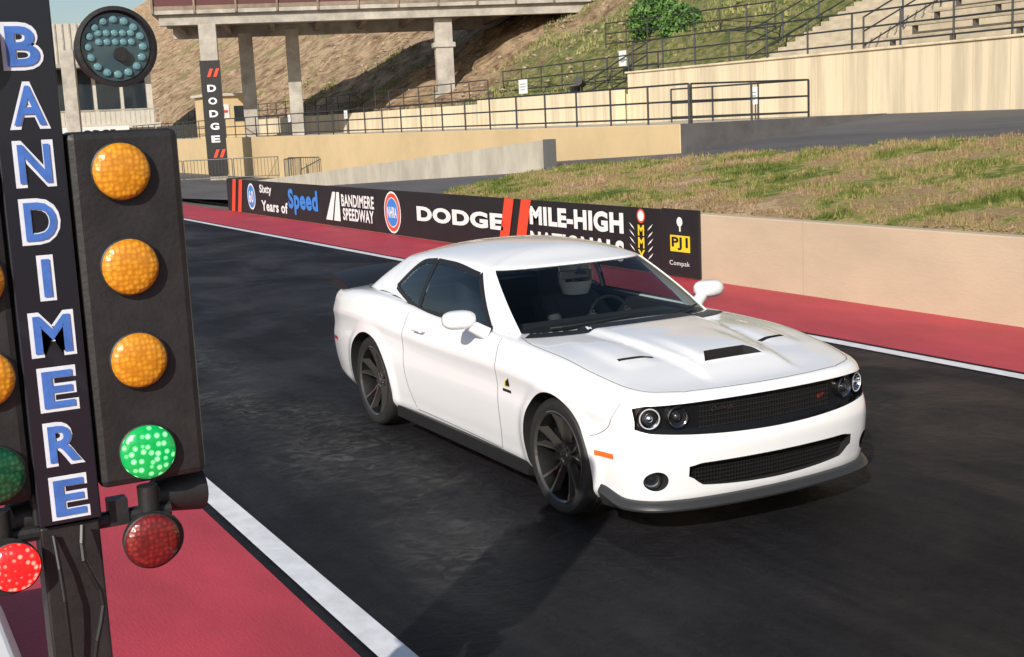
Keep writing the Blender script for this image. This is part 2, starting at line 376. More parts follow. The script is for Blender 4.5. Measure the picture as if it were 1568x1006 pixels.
def wheel(cx,s,idx):
    b=B();ax=(0,s,0);c=(cx,s*.812,.364)
    b.lathe([(.268,.118),(.283,.130),(.310,.138),(.339,.136),(.354,.122),(.362,.105),(.364,.085),(.364,.06),(.356,.056),(.356,.048),(.364,.044),(.364,.01),(.356,.006),(.356,-.004),(.364,-.01),(.364,-.085),(.354,-.122),(.335,-.137),(.262,-.125),(.25,-.12)],c,ax,72,0)
    b.lathe([(.274,.120),(.287,.133),(.280,.137),(.268,.124)],c,ax,72,1)
    b.lathe([(.268,.124),(.256,.08),(.250,.03),(.240,-.12)],c,ax,72,3)
    b.lathe([(.0,-.03),(.19,-.03),(.19,-.005),(.10,-.005),(.095,.03),(0,.03)],c,ax,48,2)
    b.lathe([(.0,.088),(.03,.088),(.036,.082),(.07,.074),(.075,.05),(.075,.02)],c,ax,40,1)
    b.lathe([(.240,-.12),(0,-.12)],c,ax,32,3)
    for k in range(5):
        a0=2*math.pi*k/5+.3
        for q in (-1,1):
            P=[]
            for (r,da,w,h0,h1) in ((.045,.10,.016,.078,.035),(.13,.15,.013,.088,.045),(.22,.20,.0125,.110,.06),(.271,.22,.018,.130,.075)):
                a=a0+q*da;px=math.cos(a)*r;pz=math.sin(a)*r;tx=-math.sin(a);tz=math.cos(a)
                for (ww,hh) in ((-w,h1),(-w*.55,h0),(w*.55,h0),(w,h1)):
                    P.append((c[0]+px+tx*ww,c[1]+s*hh,c[2]+pz+tz*ww))
            F=[]
            for j in range(3):
                for m in range(4):
                    n_=(m+1)%4;F.append((4*j+m,4*j+n_,4*j+4+n_,4*j+4+m))
            F+=[(0,1,2,3),(12,13,14,15)];b.add(P,F,1)
        b.tube((c[0]+math.cos(a0+.63)*.052,c[1]+s*.05,c[2]+math.sin(a0+.63)*.052),(c[0]+math.cos(a0+.63)*.052,c[1]+s*.085,c[2]+math.sin(a0+.63)*.052),.009,10,2)
    b.box((cx-.15*(1 if cx>-1 else -1),s*.82,.40),(.07,.07,.20),0,3)
    b.make('wheel_'+idx,[TYRE,RIM,STEEL,BARREL],CAR,True,.5)
wheel(0,-1,'front_right');wheel(0,1,'front_left');wheel(-2.95,-1,'rear_right');wheel(-2.95,1,'rear_left')
sel=[i for i in range(NH) if pl[i,0]>.44]
P=[]
pts=[(pl[i],nor[i]) for i in sel];full_=[((p[0],-p[1]),(n[0],-n[1])) for p,n in pts[::-1]]+[((p[0],p[1]),(n[0],n[1])) for p,n in pts[1:]]
prof=[(-.14,.225),(-.04,.245),(-.012,.238),(.006,.215),(.012,.204),(.008,.192),(-.03,.175),(-.14,.168)]
F=[];m_=len(prof)
for (p,n) in full_:
    up=.06*sm(.66,.44,p[0])
    for (o,z) in prof:P.append((p[0]+n[0]*o,p[1]+n[1]*o,z+(up if z>.19 else 0)))
for j in range(len(full_)-1):
    for k in range(m_):
        a=(k+1)%m_;F.append((j*m_+k,j*m_+a,(j+1)*m_+a,(j+1)*m_+k))
F+=[tuple(range(m_)),tuple((len(full_)-1)*m_+k for k in range(m_))]
mk('front_splitter',P,F,M('splitter_grey',(.03,.031,.033),.4),CAR,True,None,.7)
b=B()
for s in (1,-1):
    b.add([(-.42,s*.80,.12),(-2.53,s*.80,.12),(-2.53,s*.925,.15),(-.42,s*.925,.15),(-.42,s*.80,.24),(-2.53,s*.80,.24),(-2.53,s*.918,.235),(-.42,s*.918,.235)],[(0,1,2,3),(4,5,6,7),(0,1,5,4),(1,2,6,5),(2,3,7,6),(3,0,4,7)],0)
b.bx(-3.6,.6,-.6,.6,.15,.24,0)
b.make('side_skirts',[BLACKP],CAR)
b=B()
def bar(y0,y1,z,dz,d0,d1):
    b.add([(planx(y)-d0,y,z+q) for y in (y0,y1) for q in (0,dz)]+[(planx(y)-d1,y,z+q) for y in (y0,y1) for q in (0,dz)],[(0,1,3,2),(4,5,7,6),(0,1,5,4),(2,3,7,6),(0,2,6,4),(1,3,7,5)])
for z in (.315,.338,.361,.384,.407,.430):
    for j in range(22):bar(-.55+j*.05,-.50+j*.05,z,.005,.075,.055)
for j in range(56):
    y=-.55+j*.02;b.box((planx(y)-.065,y,.375),(.012,.004,.13))
for z in (.635,.665,.695,.725,.755):
    for j in range(16):bar(-.48+j*.06,-.42+j*.06,z,.006,.097,.088)
for j in range(48):
    y=-.47+j*.02;b.box((planx(y)-.095,y,.697),(.006,.004,.14))
b.make('grille_bars',[BLACKP],CAR)
HALO=M('halo_ring',(.5,.52,.55),.15,emis=.10,ecol=(.9,.95,1));LAMPG=M('lamp_reflector',(.35,.37,.40),.12,metal=1);LD=M('lamp_dark',(.02,.02,.025),.1,coat=1)
for s in (1,-1):
    for (yy,big) in ((.768,1),(.618,0)):
        b=B();x=planx(yy)-.055;nx=(.93,s*.36,0) if big else (.98,s*.2,0);c=(x-.025,s*yy,.716)
        b.lathe([(.066,-.05),(.068,.008),(.064,.012),(.060,.008)],c,nx,40,0)
        b.lathe([(.060,.008),(.057,.011),(.053,.008)],c,nx,40,1)
        b.lathe([(.053,.008),(.044,-.015),(.032,-.03),(.0,-.035)],c,nx,40,2 if big else 3)
        b.lathe([(.024,-.03),(.026,-.004),(.018,.006),(.0,.012)],c,nx,32,3 if not big else 4)
        b.make('headlamp',[GLOSSB,HALO if big else LAMPG,LAMPG,LD,CHROME],CAR,True,.8)
    b=B();c=(planx(.77)-.07,s*.77,.365)
    b.lathe([(.052,-.02),(.054,.02),(.046,.022),(.043,.0)],c,(.95,s*.3,0),32,0);b.lathe([(.043,.004),(.03,.0),(0,.004)],c,(.95,s*.3,0),32,1)
    b.make('fog_lamp',[BLACKP,LAMPG],CAR,True,.8)
text('grille_script','Challenger',(planx(.33)-.078,-.33,.74),.19,.035,M('badge_grey',(.35,.35,.36),.3,metal=1),CAR,right=(-.1,.995,0),bold=.0,shear=.3)
text('grille_badge','R/T',(planx(.40)-.082,.40,.70),.065,.025,M('badge_red',(.3,.03,.02),.4),CAR,right=(-.15,.988,0),bold=.02,shear=.3)
for s in (1,-1):
    P=[];F=[];nu,nv=24,16;ym=1.04
    for j in range(nv+1):
        ph=-math.pi/2+math.pi*j/nv
        for i in range(nu):
            th=2*math.pi*i/nu
            cx=abs(math.cos(th))**.75*math.copysign(1,math.cos(th));cy=abs(math.sin(th))**.75*math.copysign(1,math.sin(th));r=abs(math.cos(ph))**.7;cz=abs(math.sin(ph))**.8*math.copysign(1,math.sin(ph))
            x=-1.09+.085*cx*r;y=s*(ym+.118*cy*r);z=1.095+.064*cz
            P.append((x if x>-1.13 else -1.13,y,z))
    for j in range(nv):
        for i in range(nu):F.append((j*nu+i,j*nu+(i+1)%nu,(j+1)*nu+(i+1)%nu,(j+1)*nu+i))
    mk('mirror_housing',P,F,PAINT,CAR,True)
    b=B();b.tube((-1.08,s*.98,1.06),(-1.02,s*.86,.985),.042,14,0,.046);b.make('mirror_stem',[PAINT],CAR,True)
    b=B();b.bx(-1.137,-1.131,s*ym-.09,s*ym+.09,1.05,1.14);b.make('mirror_glass',[CHROME],CAR)
    b=B();b.tube((-2.07,s*.957,.90),(-1.93,s*.957,.903),.013,10);b.tube((-2.07,s*.957,.90),(-2.07,s*.92,.90),.013,8);b.tube((-1.93,s*.957,.903),(-1.93,s*.92,.903),.013,8);b.make('door_handle',[PAINT],CAR,True)
P=[];F=[];ny=40
pr_=[(-3.72,.0),(-3.84,.050),(-4.10,.108),(-4.15,.104),(-4.13,.06),(-3.97,-.02)]
for j in range(ny+1):
    y=-.85+1.70*j/ny;e=(abs(y)/.85)**4
    for (x,z) in pr_:P.append((x+.12*e,y,1.052+z*(1-.10*e)-.012*e+.012*(1-e)))
m_=len(pr_)
for j in range(ny):
    for k in range(m_):
        a=(k+1)%m_;F.append((j*m_+k,j*m_+a,(j+1)*m_+a,(j+1)*m_+k))
F+=[tuple(range(m_)),tuple(ny*m_+k for k in range(m_))]
mk('rear_spoiler',P,F,BLACKP,CAR,True,None,.7)
b=B();b.bx(-4.16,-4.135,-.72,.72,.80,.93);b.make('tail_lamps',[REDM],CAR,bevel=.01)
def onws(y,s):
    k=s*KW;k0=int(k);q=k-k0
    row=GP[:iA+1,k0]*(1-q)+GP[:iA+1,k0+1]*q
    x=np.interp(abs(y),row[:,1],row[:,0]);z=np.interp(abs(y),row[:,1],row[:,2]);return Vector((x+.012,y,z+.018))
b=B()
for (a,c) in (((-.60,.10),(-.02,.17)),((.08,.10),(.62,.15))):
    A=[onws(a[0]+(c[0]-a[0])*t/8,a[1]+(c[1]-a[1])*t/8) for t in range(9)]
    for q in range(8):b.tube(A[q],A[q+1],.008,6)
b.make('wipers',[BLACKP],CAR,True)
DK=M('interior_dark',(.03,.03,.033),.7,bump=.002,bs=60);b=B()
for s in (1,-1):
    b.tube((-2.05,s*.37,.45),(-2.28,s*.37,1.0),.20,12,0,.17);b.tube((-2.28,s*.37,1.0),(-2.32,s*.37,1.2),.10,12,0,.09)
    b.box((-1.85,s*.37,.52),(.5,.46,.16))
b.box((-1.0,0,.93),(.3,1.34,.14));b.box((-1.0,0,.70),(.25,1.2,.4));b.box((-1.6,0,.6),(1.0,.2,.25));b.box((-3.0,0,.95),(.2,1.3,.25))
b.tube((-1.2,0,1.36),(-1.28,0,1.30),.012,8);b.box((-1.30,0,1.285),(.03,.24,.06))
b.make('interior',[DK],CAR,True,bevel=.01)
b=B()
for k in range(24):
    a=2*math.pi*k/24;c=2*math.pi*(k+1)/24
    b.tube((-1.40-.05*math.sin(a),.37+.18*math.cos(a),.90+.17*math.sin(a)),(-1.40-.05*math.sin(c),.37+.18*math.cos(c),.90+.17*math.sin(c)),.014,8)
b.tube((-1.1,.37,.85),(-1.40,.37,.90),.03,10);b.tube((-1.4,.2,.9),(-1.4,.54,.9),.012,6);b.make('steering_wheel',[BLACKP],CAR,True)
# driver
DRV=grp('driver_person')
def skin(name,V,E,R,mat,root=0,sub=2):
    me=bpy.data.meshes.new(name);me.from_pydata(V,E,[]);o=bpy.data.objects.new(name,me);COL.objects.link(o);o.parent=DRV
    me.materials.append(mat);m=o.modifiers.new('s','SKIN');sv=me.skin_vertices[0].data
    for i,r in enumerate(R):sv[i].radius=(r,r)
    sv[root].use_root=True;m.use_smooth_shade=True;u=o.modifiers.new('u','SUBSURF');u.levels=sub;u.render_levels=sub;return o
V=[(-1.95,.37,.62),(-2.0,.37,.80),(-2.02,.37,.98),(-1.98,.37,1.07),(-1.99,.18,.99),(-1.99,.56,.99),(-1.75,.12,.82),(-1.75,.62,.82),(-1.45,.20,.92),(-1.45,.54,.92),(-1.93,.27,.62),(-1.93,.47,.62),(-1.48,.25,.70),(-1.48,.49,.70),(-1.15,.27,.50),(-1.15,.47,.50)]
skin('torso_and_limbs',V,[(0,1),(1,2),(2,3),(2,4),(2,5),(4,6),(5,7),(6,8),(7,9),(0,10),(0,11),(10,12),(11,13),(12,14),(13,15)],[.15,.16,.15,.06,.07,.07,.05,.05,.03,.03,.09,.09,.07,.07,.05,.05],M('driver_suit',(.06,.06,.07),.8))
GLV=M('glove',(.04,.04,.04),.7)
for s,y in ((-1,.20),(1,.54)):
    V=[(-1.46,y,.92),(-1.42,y,.935)];E=[(0,1)];R=[.028,.03]
    for k,(dz,ln) in enumerate(((.028,.033),(.010,.038),(-.008,.034),(-.025,.028))):
        n=len(V);V+=[(-1.40,y,.935+dz),(-1.375,y-s*.012,.935+dz),(-1.378,y-s*ln,.935+dz)];E+=[(1,n),(n,n+1),(n+1,n+2)];R+=[.010,.009,.008]
    n=len(V);V+=[(-1.43,y-s*.02,.965),(-1.41,y-s*.035,.985)];E+=[(1,n),(n,n+1)];R+=[.011,.009]
    skin('gloved_hand',V,E,R,GLV,0,1)
b=B();hp=[(.0001,.155),(.06,.145),(.10,.115),(.125,.07),(.134,.01),(.13,-.05),(.115,-.10),(.10,-.135),(.085,-.14)]
b.lathe(hp,(-1.90,.37,1.185),(0,0,1),32,0);b.make('helmet',[M('helmet_white',(.85,.85,.85),.25,coat=1)],DRV,True)
P=[];F=[]
for j in range(5):
    z=-.03+.085*j/4
    for i in range(15):
        a=math.radians(-65+130*i/14);r=.140-.75*z**2;P.append((-1.90+r*math.cos(a),.37+r*math.sin(a),1.185+z))
for j in range(4):
    for i in range(14):F.append((j*15+i,j*15+i+1,j*15+16+i,j*15+15+i))
mk('helmet_visor',P,F,GLOSSB,DRV,True)
# ================================================================= GROUND
def sheet(name,x0,x1,y0,y1,z,mat,nx=1,ny=1,hf=None):
    V=[];F=[]
    for i in range(nx+1):
        for j in range(ny+1):
            x=x0+(x1-x0)*i/nx;y=y0+(y1-y0)*j/ny;V.append((x,y,z if hf is None else hf(x,y)+z))
    for i in range(nx):
        for j in range(ny):
            a=i*(ny+1)+j;F.append((a,a+ny+1,a+ny+2,a+1))
    return mk(name,V,F,mat,None,hf is not None)
ASPH=M('asphalt_grey',(.11,.105,.105),.85,var=.35,vs=1.5,bump=.004,bs=60)
GRD=M('ground_dust',(.16,.15,.14),.9,var=.3,vs=.3)
sheet('ground',-1500,1500,-1500,1500,-.012,GRD)
def rubber():
    m=bpy.data.materials.new('rubbered_asphalt');m.use_nodes=True;nt=m.node_tree;N=nt.nodes;L=nt.links;b=N['Principled BSDF']
    tc=N.new('ShaderNodeTexCoord')
    def noise(sc,st,det=6,ro=.6,dist=0):
        mp=N.new('ShaderNodeMapping');mp.inputs['Scale'].default_value=st;L.new(tc.outputs['Object'],mp.inputs['Vector'])
        n=N.new('ShaderNodeTexNoise');n.inputs['Scale'].default_value=sc;n.inputs['Detail'].default_value=det;n.inputs['Roughness'].default_value=ro;n.inputs['Distortion'].default_value=dist
        L.new(mp.outputs[0],n.inputs['Vector']);return n
    def math_(op,a,bb,c=None):
        n=N.new('ShaderNodeMath');n.operation=op
        for i,x in enumerate((a,bb,c)):
            if x is None:continue
            if isinstance(x,(int,float)):n.inputs[i].default_value=x
            else:L.new(x,n.inputs[i])
        return n.outputs[0]
    def mrange(x,a,bb,c,d):
        n=N.new('ShaderNodeMapRange');n.interpolation_type='SMOOTHSTEP'
        for i,q in enumerate((a,bb,c,d)):n.inputs[i+1].default_value=q
        L.new(x,n.inputs[0]);return n.outputs[0]
    big=noise(.6,(.7,1,1),6,.6,.5);st=noise(3,(.06,2.2,1),6,.7);fine=noise(45,(1,1,1),8,.75);med=noise(3.2,(1.6,.7,1),9,.62,1.6);crk=noise(7,(1.1,.8,1),9,.72,1.6)
    mul=math_('MULTIPLY',big.outputs['Fac'],st.outputs['Fac'])
    r=N.new('ShaderNodeValToRGB');r.color_ramp.elements[0].position=.18;r.color_ramp.elements[1].position=.36
    r.color_ramp.elements[0].color=(.005,.0055,.008,1);r.color_ramp.elements[1].color=(.018,.018,.022,1)
    L.new(mul,r.inputs['Fac'])
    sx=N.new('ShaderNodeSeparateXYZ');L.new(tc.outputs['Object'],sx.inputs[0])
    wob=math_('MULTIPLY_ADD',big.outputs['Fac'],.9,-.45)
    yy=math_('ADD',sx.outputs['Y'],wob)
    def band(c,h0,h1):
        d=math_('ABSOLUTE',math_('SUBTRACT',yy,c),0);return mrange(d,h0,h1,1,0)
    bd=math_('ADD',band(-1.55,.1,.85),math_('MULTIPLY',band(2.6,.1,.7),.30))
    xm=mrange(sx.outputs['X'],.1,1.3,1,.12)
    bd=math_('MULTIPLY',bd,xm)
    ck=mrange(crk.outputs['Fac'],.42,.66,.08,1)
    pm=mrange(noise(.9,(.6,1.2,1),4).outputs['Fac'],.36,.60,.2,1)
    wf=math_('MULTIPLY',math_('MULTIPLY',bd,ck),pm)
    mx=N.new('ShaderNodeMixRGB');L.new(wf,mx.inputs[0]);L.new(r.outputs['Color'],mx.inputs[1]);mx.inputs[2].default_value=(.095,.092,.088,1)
    L.new(mx.outputs[0],b.inputs['Base Color'])
    L.new(mrange(big.outputs['Fac'],.38,.62,.62,.42),b.inputs['Roughness']);b.inputs['Specular IOR Level'].default_value=.22
    b1=N.new('ShaderNodeBump');b1.inputs['Distance'].default_value=.035;b1.inputs['Strength'].default_value=1;L.new(med.outputs['Fac'],b1.inputs['Height'])
    b3=N.new('ShaderNodeBump');b3.inputs['Distance'].default_value=.03;L.new(crk.outputs['Fac'],b3.inputs['Height']);L.new(b1.outputs[0],b3.inputs['Normal'])
    b2=N.new('ShaderNodeBump');b2.inputs['Distance'].default_value=.007;L.new(fine.outputs['Fac'],b2.inputs['Height']);L.new(b3.outputs[0],b2.inputs['Normal']);L.new(b2.outputs[0],b.inputs['Normal'])
    return m
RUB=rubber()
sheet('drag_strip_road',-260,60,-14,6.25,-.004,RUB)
REDT=M('red_track_paint',(.52,.05,.075),.6,var=.28,vs=1.1,bump=.004,bs=60,stretch=(.5,1,1))
WL=M('white_line_paint',(.80,.82,.86),.5,var=.22,vs=6)
sheet('red_median_pavement',-260,60,-5.75,-2.765,.0,REDT)
sheet('red_edge_pavement',-260,60,4.43,6.25,.0,REDT)
mk('lane_markings',[p for (a,c) in ((-2.70,-2.545),(4.19,4.345),(-5.97,-5.82)) for p in ((-260,a,.004),(60,a,.004),(60,c,.004),(-260,c,.004))],[(0,1,2,3),(4,5,6,7),(8,9,10,11)],WL)
mk('road_marking',[(-70,6.9,.014),(-33.5,6.9,.014),(-33.5,7.15,.014),(-70,7.15,.014)],[(0,1,2,3)],WL)
def g_(x):return min(max((x+44)/34,0),1.05)
def H(x,y):
    g=g_(x)
    if y<=13:return g*(.88+.77*(y-6.45)/6.55)
    q=min((y-13)/9,1);gg=g*(1-q)+q*sm(-60,-30,x);return gg*(1.65+.41*q)
sheet('access_road',-120,60,6.45,22,.008,M('access_asphalt',(.12,.115,.12),.85,var=.35,vs=.8,bump=.003,bs=50,stretch=(.3,1,1)),180,40,H)
def grassmat(name,g1,g2,dry,vs):
    m=bpy.data.materials.new(name);m.use_nodes=True;nt=m.node_tree;N=nt.nodes;L=nt.links;b=N['Principled BSDF'];b.inputs['Roughness'].default_value=.9;b.inputs['Specular IOR Level'].default_value=.15
    tc=N.new('ShaderNodeTexCoord')
    def nn(s,d):
        n=N.new('ShaderNodeTexNoise');n.inputs['Scale'].default_value=s;n.inputs['Detail'].default_value=d;n.inputs['Roughness'].default_value=.72;L.new(tc.outputs['Object'],n.inputs['Vector']);return n
    n=nn(vs,9);n3=nn(5,7)
    ma=N.new('ShaderNodeMath');ma.operation='MULTIPLY_ADD';L.new(n3.outputs['Fac'],ma.inputs[0]);ma.inputs[1].default_value=.45;L.new(n.outputs['Fac'],ma.inputs[2])
    r=N.new('ShaderNodeValToRGB');e=r.color_ramp.elements;e[0].position=.60;e[0].color=(*g1,1);e[1].position=.86;e[1].color=(*dry,1);k=e.new(.70);k.color=(*g2,1);k=e.new(.745);k.color=(dry[0]*.85,dry[1]*.9,dry[2]*.7,1);k=e.new(.80);k.color=(.40,.26,.15,1)
    L.new(ma.outputs[0],r.inputs['Fac']);L.new(r.outputs['Color'],b.inputs['Base Color'])
    n2=nn(14,6)
    bp=N.new('ShaderNodeBump');bp.inputs['Distance'].default_value=.10;L.new(n2.outputs['Fac'],bp.inputs['Height']);L.new(bp.outputs[0],b.inputs['Normal']);return m
GR=grassmat('lawn_grass',(.10,.15,.03),(.28,.31,.08),(.62,.46,.28),.55)
def xs(y):return -19.2-(y-6.45)*(4.6/6.05)
def hg(x,y):
    return H(x,y)+.05*(nz.noise(Vector((x*.6,y*.6,0)))+.6*nz.noise(Vector((x*2,y*2,3))))+.05
V=[];F=[];nx,ny=160,40
for i in range(nx+1):
    for j in range(ny+1):
        y=6.45+6.75*j/ny;x=xs(y)+(60-xs(y))*(i/nx)**1.3;e=min(i/3,j/1.0,(ny-j)/2,1);V.append((x,y,H(x,y)*(1-e)+hg(x,y)*e-.02*(1-e)))
for i in range(nx):
    for j in range(ny):
        a=i*(ny+1)+j;F.append((a,a+ny+1,a+ny+2,a+1))
mk('lawn',V,F,GR,None,True)
n=95000;yy=6.5+6.6*rng.random(n);xx=np.array([xs(y) for y in yy])+.05;xx=xx+(12-xx)*rng.random(n)
V=[];F=[]
for k in range(n):
    x,y=xx[k],yy[k];q=nz.noise(Vector((x*1.3,y*1.3,7)))+.5*nz.noise(Vector((x*4,y*4,2)))
    if q<-.1:continue
    z=hg(x,y)-.01;a=rng.random()*6.28;h=(.03+.06*rng.random())*(1+1.5*max(q,0));w=.008+.010*rng.random();lx,ly=(rng.random(2)-.5)*.07
    c=len(V);V+=[(x-math.cos(a)*w,y-math.sin(a)*w,z),(x+math.cos(a)*w,y+math.sin(a)*w,z),(x+lx,y+ly,z+h)];F.append((c,c+1,c+2))
mk('grass',V,F,GR)
# ---------------- track wall with banner
CONC=M('barrier_concrete',(.56,.45,.32),.85,var=.14,vs=.9,bump=.003,bs=25,stretch=(.6,1,1.5))
CREAM=M('cream_wall_paint',(.66,.50,.28),.8,var=.14,vs=.5,bump=.002,bs=20)
WALL=grp('track_barrier_wall')
b=B();b.bx(-32.2,60,6.25,6.45,-.02,.95)
b.make('barrier',[CONC],WALL,bevel=.015)
b=B()
for x in np.arange(-6,60,6.1):b.bx(x,x+.010,6.246,6.249,0,.94)
b.make('expansion_joints',[M('joint_dark',(.42,.34,.24),.9)],WALL)
BAN=grp('trackside_banner_sign')
b=B();b.bx(-32.2,-9.12,6.225,6.245,.02,.985);b.bx(-9.06,-8.15,6.205,6.245,.02,1.0);b.make('banner_panel',[BANM],BAN)
yb=6.212
def slash(x,w,z0=.02,z1=.985,y=yb,g=BAN,sl=.33):mk('red_slash',[(x,y,z0),(x+w,y,z0),(x+w+sl,y,z1),(x+sl,y,z1)],[(0,1,2,3)],REDP,g)
slash(-31.8,.35);slash(-31.15,.35)
def disc(name,c,r,mat,g,y,n=40):
    mk(name,[(c[0]+r*math.cos(2*math.pi*i/n),y,c[1]+r*math.sin(2*math.pi*i/n)) for i in range(n)],[tuple(range(n))],mat,g)
disc('logo_disc',(-29.7,.52),.38,WHITE,BAN,6.220);disc('logo_disc_blue',(-29.7,.52),.33,BLUEP,BAN,6.217);text('logo_text','60',(-29.7,yb-.003,.52),.45,.36,WHITE,BAN)
text('words_sixty','Sixty',(-28.3,yb,.74),1.1,.30,WHITE,BAN,bold=.03);text('words_years','Years of',(-27.6,yb,.30),2.3,.30,WHITE,BAN,bold=.03);text('words_speed','Speed',(-25.2,yb,.5),2.3,.68,BLUEP,BAN,bold=.04)
mk('chevron',[(-23.5,yb,.15),(-23.05,yb,.15),(-22.75,yb,.85),(-22.95,yb,.85)],[(0,1,2,3)],WHITE,BAN);mk('chevron',[(-22.95,yb,.15),(-22.5,yb,.15),(-22.5,yb,.85),(-22.68,yb,.85)],[(0,1,2,3)],WHITE,BAN)
text('words_track','BANDIMERE\nSPEEDWAY',(-21.35,yb,.5),2.05,.62,WHITE,BAN,bold=.03)
disc('assoc_disc',(-19.3,.5),.46,WHITE,BAN,6.221);disc('assoc_red',(-19.3,.5),.42,REDP,BAN,6.219);disc('assoc_white',(-19.3,.5),.33,WHITE,BAN,6.217);disc('assoc_blue',(-19.3,.5),.31,BLUEP,BAN,6.215);text('assoc_text','NHRA',(-19.3,6.211,.5),.52,.24,WHITE,BAN,bold=.03)
text('words_brand','DODGE',(-16.05,yb,.54),3.85,.31,WHITE,BAN,bold=.05)
slash(-14.35,.36);slash(-13.72,.36)
text('words_event_top','MILE-HIGH',(-11.6,yb,.72),3.0,.33,WHITE,BAN,bold=.05);text('words_event_bottom','NATIONALS',(-11.6,yb,.28),3.0,.33,WHITE,BAN,bold=.05)
disc('oil_red',(-9.62,.86),.11,REDP,BAN,6.218);disc('oil_white',(-9.62,.86),.08,WHITE,BAN,6.216)
text('oil_letters','M\nM\nX',(-9.62,yb,.45),.20,.55,YELP,BAN,bold=.03)
for s in (-1,1):
    for k in range(5):
        z=.2+.11*k;mk('laurel',[(-9.62+s*.17,yb,z),(-9.62+s*.26,yb,z+.05),(-9.62+s*.32,yb,z+.11),(-9.62+s*.23,yb,z+.06)],[(0,1,2,3)],WHITE,BAN)
text('glue_text','PJ1',(-8.6,6.194,.5),.40,.19,BLACKP,BAN,bold=.03);b=B();b.bx(-8.84,-8.36,6.198,6.203,.38,.62);b.make('glue_panel',[YELP],BAN)
text('glue_text_b','Compak',(-8.62,6.2,.2),.5,.09,WHITE,BAN,bold=0);disc('glue_mark',(-8.6,.82),.07,WHITE,BAN,6.2);b=B();b.bx(-8.61,-8.58,6.198,6.203,.68,.8);b.make('glue_mark_stem',[WHITE],BAN)
# ---------------- walls behind
RW=grp('ramp_retaining_wall');b=B();b.bx(-95,-20.7,15,15.3,-.1,2.07);b.make('wall',[CREAM],RW,bevel=.02)
b=B();b.bx(-20.72,-20.45,15.02,22,.9,2.08);b.make('wall_end',[ASPH],RW)
RW2=grp('concrete_ramp_wall')
LC=M('light_concrete',(.56,.51,.42),.85,var=.28,vs=1.6,bump=.002,bs=30,stretch=(1,1,.4))
V=[];F=[];xsr=np.linspace(-50,-23.3,28)
for x in xsr:
    zt=.13+(1.80-.13)*((x+50)/26.7);zt=max(zt,H(x,12.5)+.15)
    V+=[(x,12.4,-.1),(x,12.65,-.1),(x,12.65,zt),(x,12.4,zt)]
for j in range(len(xsr)-1):
    for a in range(4):F.append((4*j+a,4*j+(a+1)%4,4*j+4+(a+1)%4,4*j+4+a))
F+=[(0,1,2,3),tuple(4*(len(xsr)-1)+a for a in range(4))]
mk('ramp_wall',V,F,LC,RW2)
b=B();b.bx(-23.3,-23.1,12.38,12.67,.5,1.82);b.make('wall_cap',[M('dark_grey_paint',(.12,.12,.12),.7)],RW2)
b=B();b.bx(-110,-20.72,15.3,22,1.6,2.05);b.make('terrace_pavement',[LC])
STAIN=M('stained_wall',(.72,.61,.43),.85,var=.24,vs=1.6,bump=.003,bs=12,stretch=(1.6,1,.10),ramp=(.38,.56))
UW=grp('upper_retaining_wall');b=B();b.bx(-33.6,60,22,22.4,1,3.86);b.bx(-33.7,60,21.94,22.45,3.86,3.93);b.make('wall',[STAIN],UW,bevel=.02)
b=B()
for x in np.arange(-33,60,1.2):b.bx(x,x+.018,21.985,21.999,1.5,3.85)
b.make('form_joints',[M('joint_tan',(.55,.46,.32),.9)],UW)
UW2=grp('lower_terrace_wall');b=B();b.bx(-110,-33.62,22,22.35,1,3.12);b.bx(-45,-33.62,21.5,21.9,1,3.3);b.make('wall',[STAIN],UW2,bevel=.02)
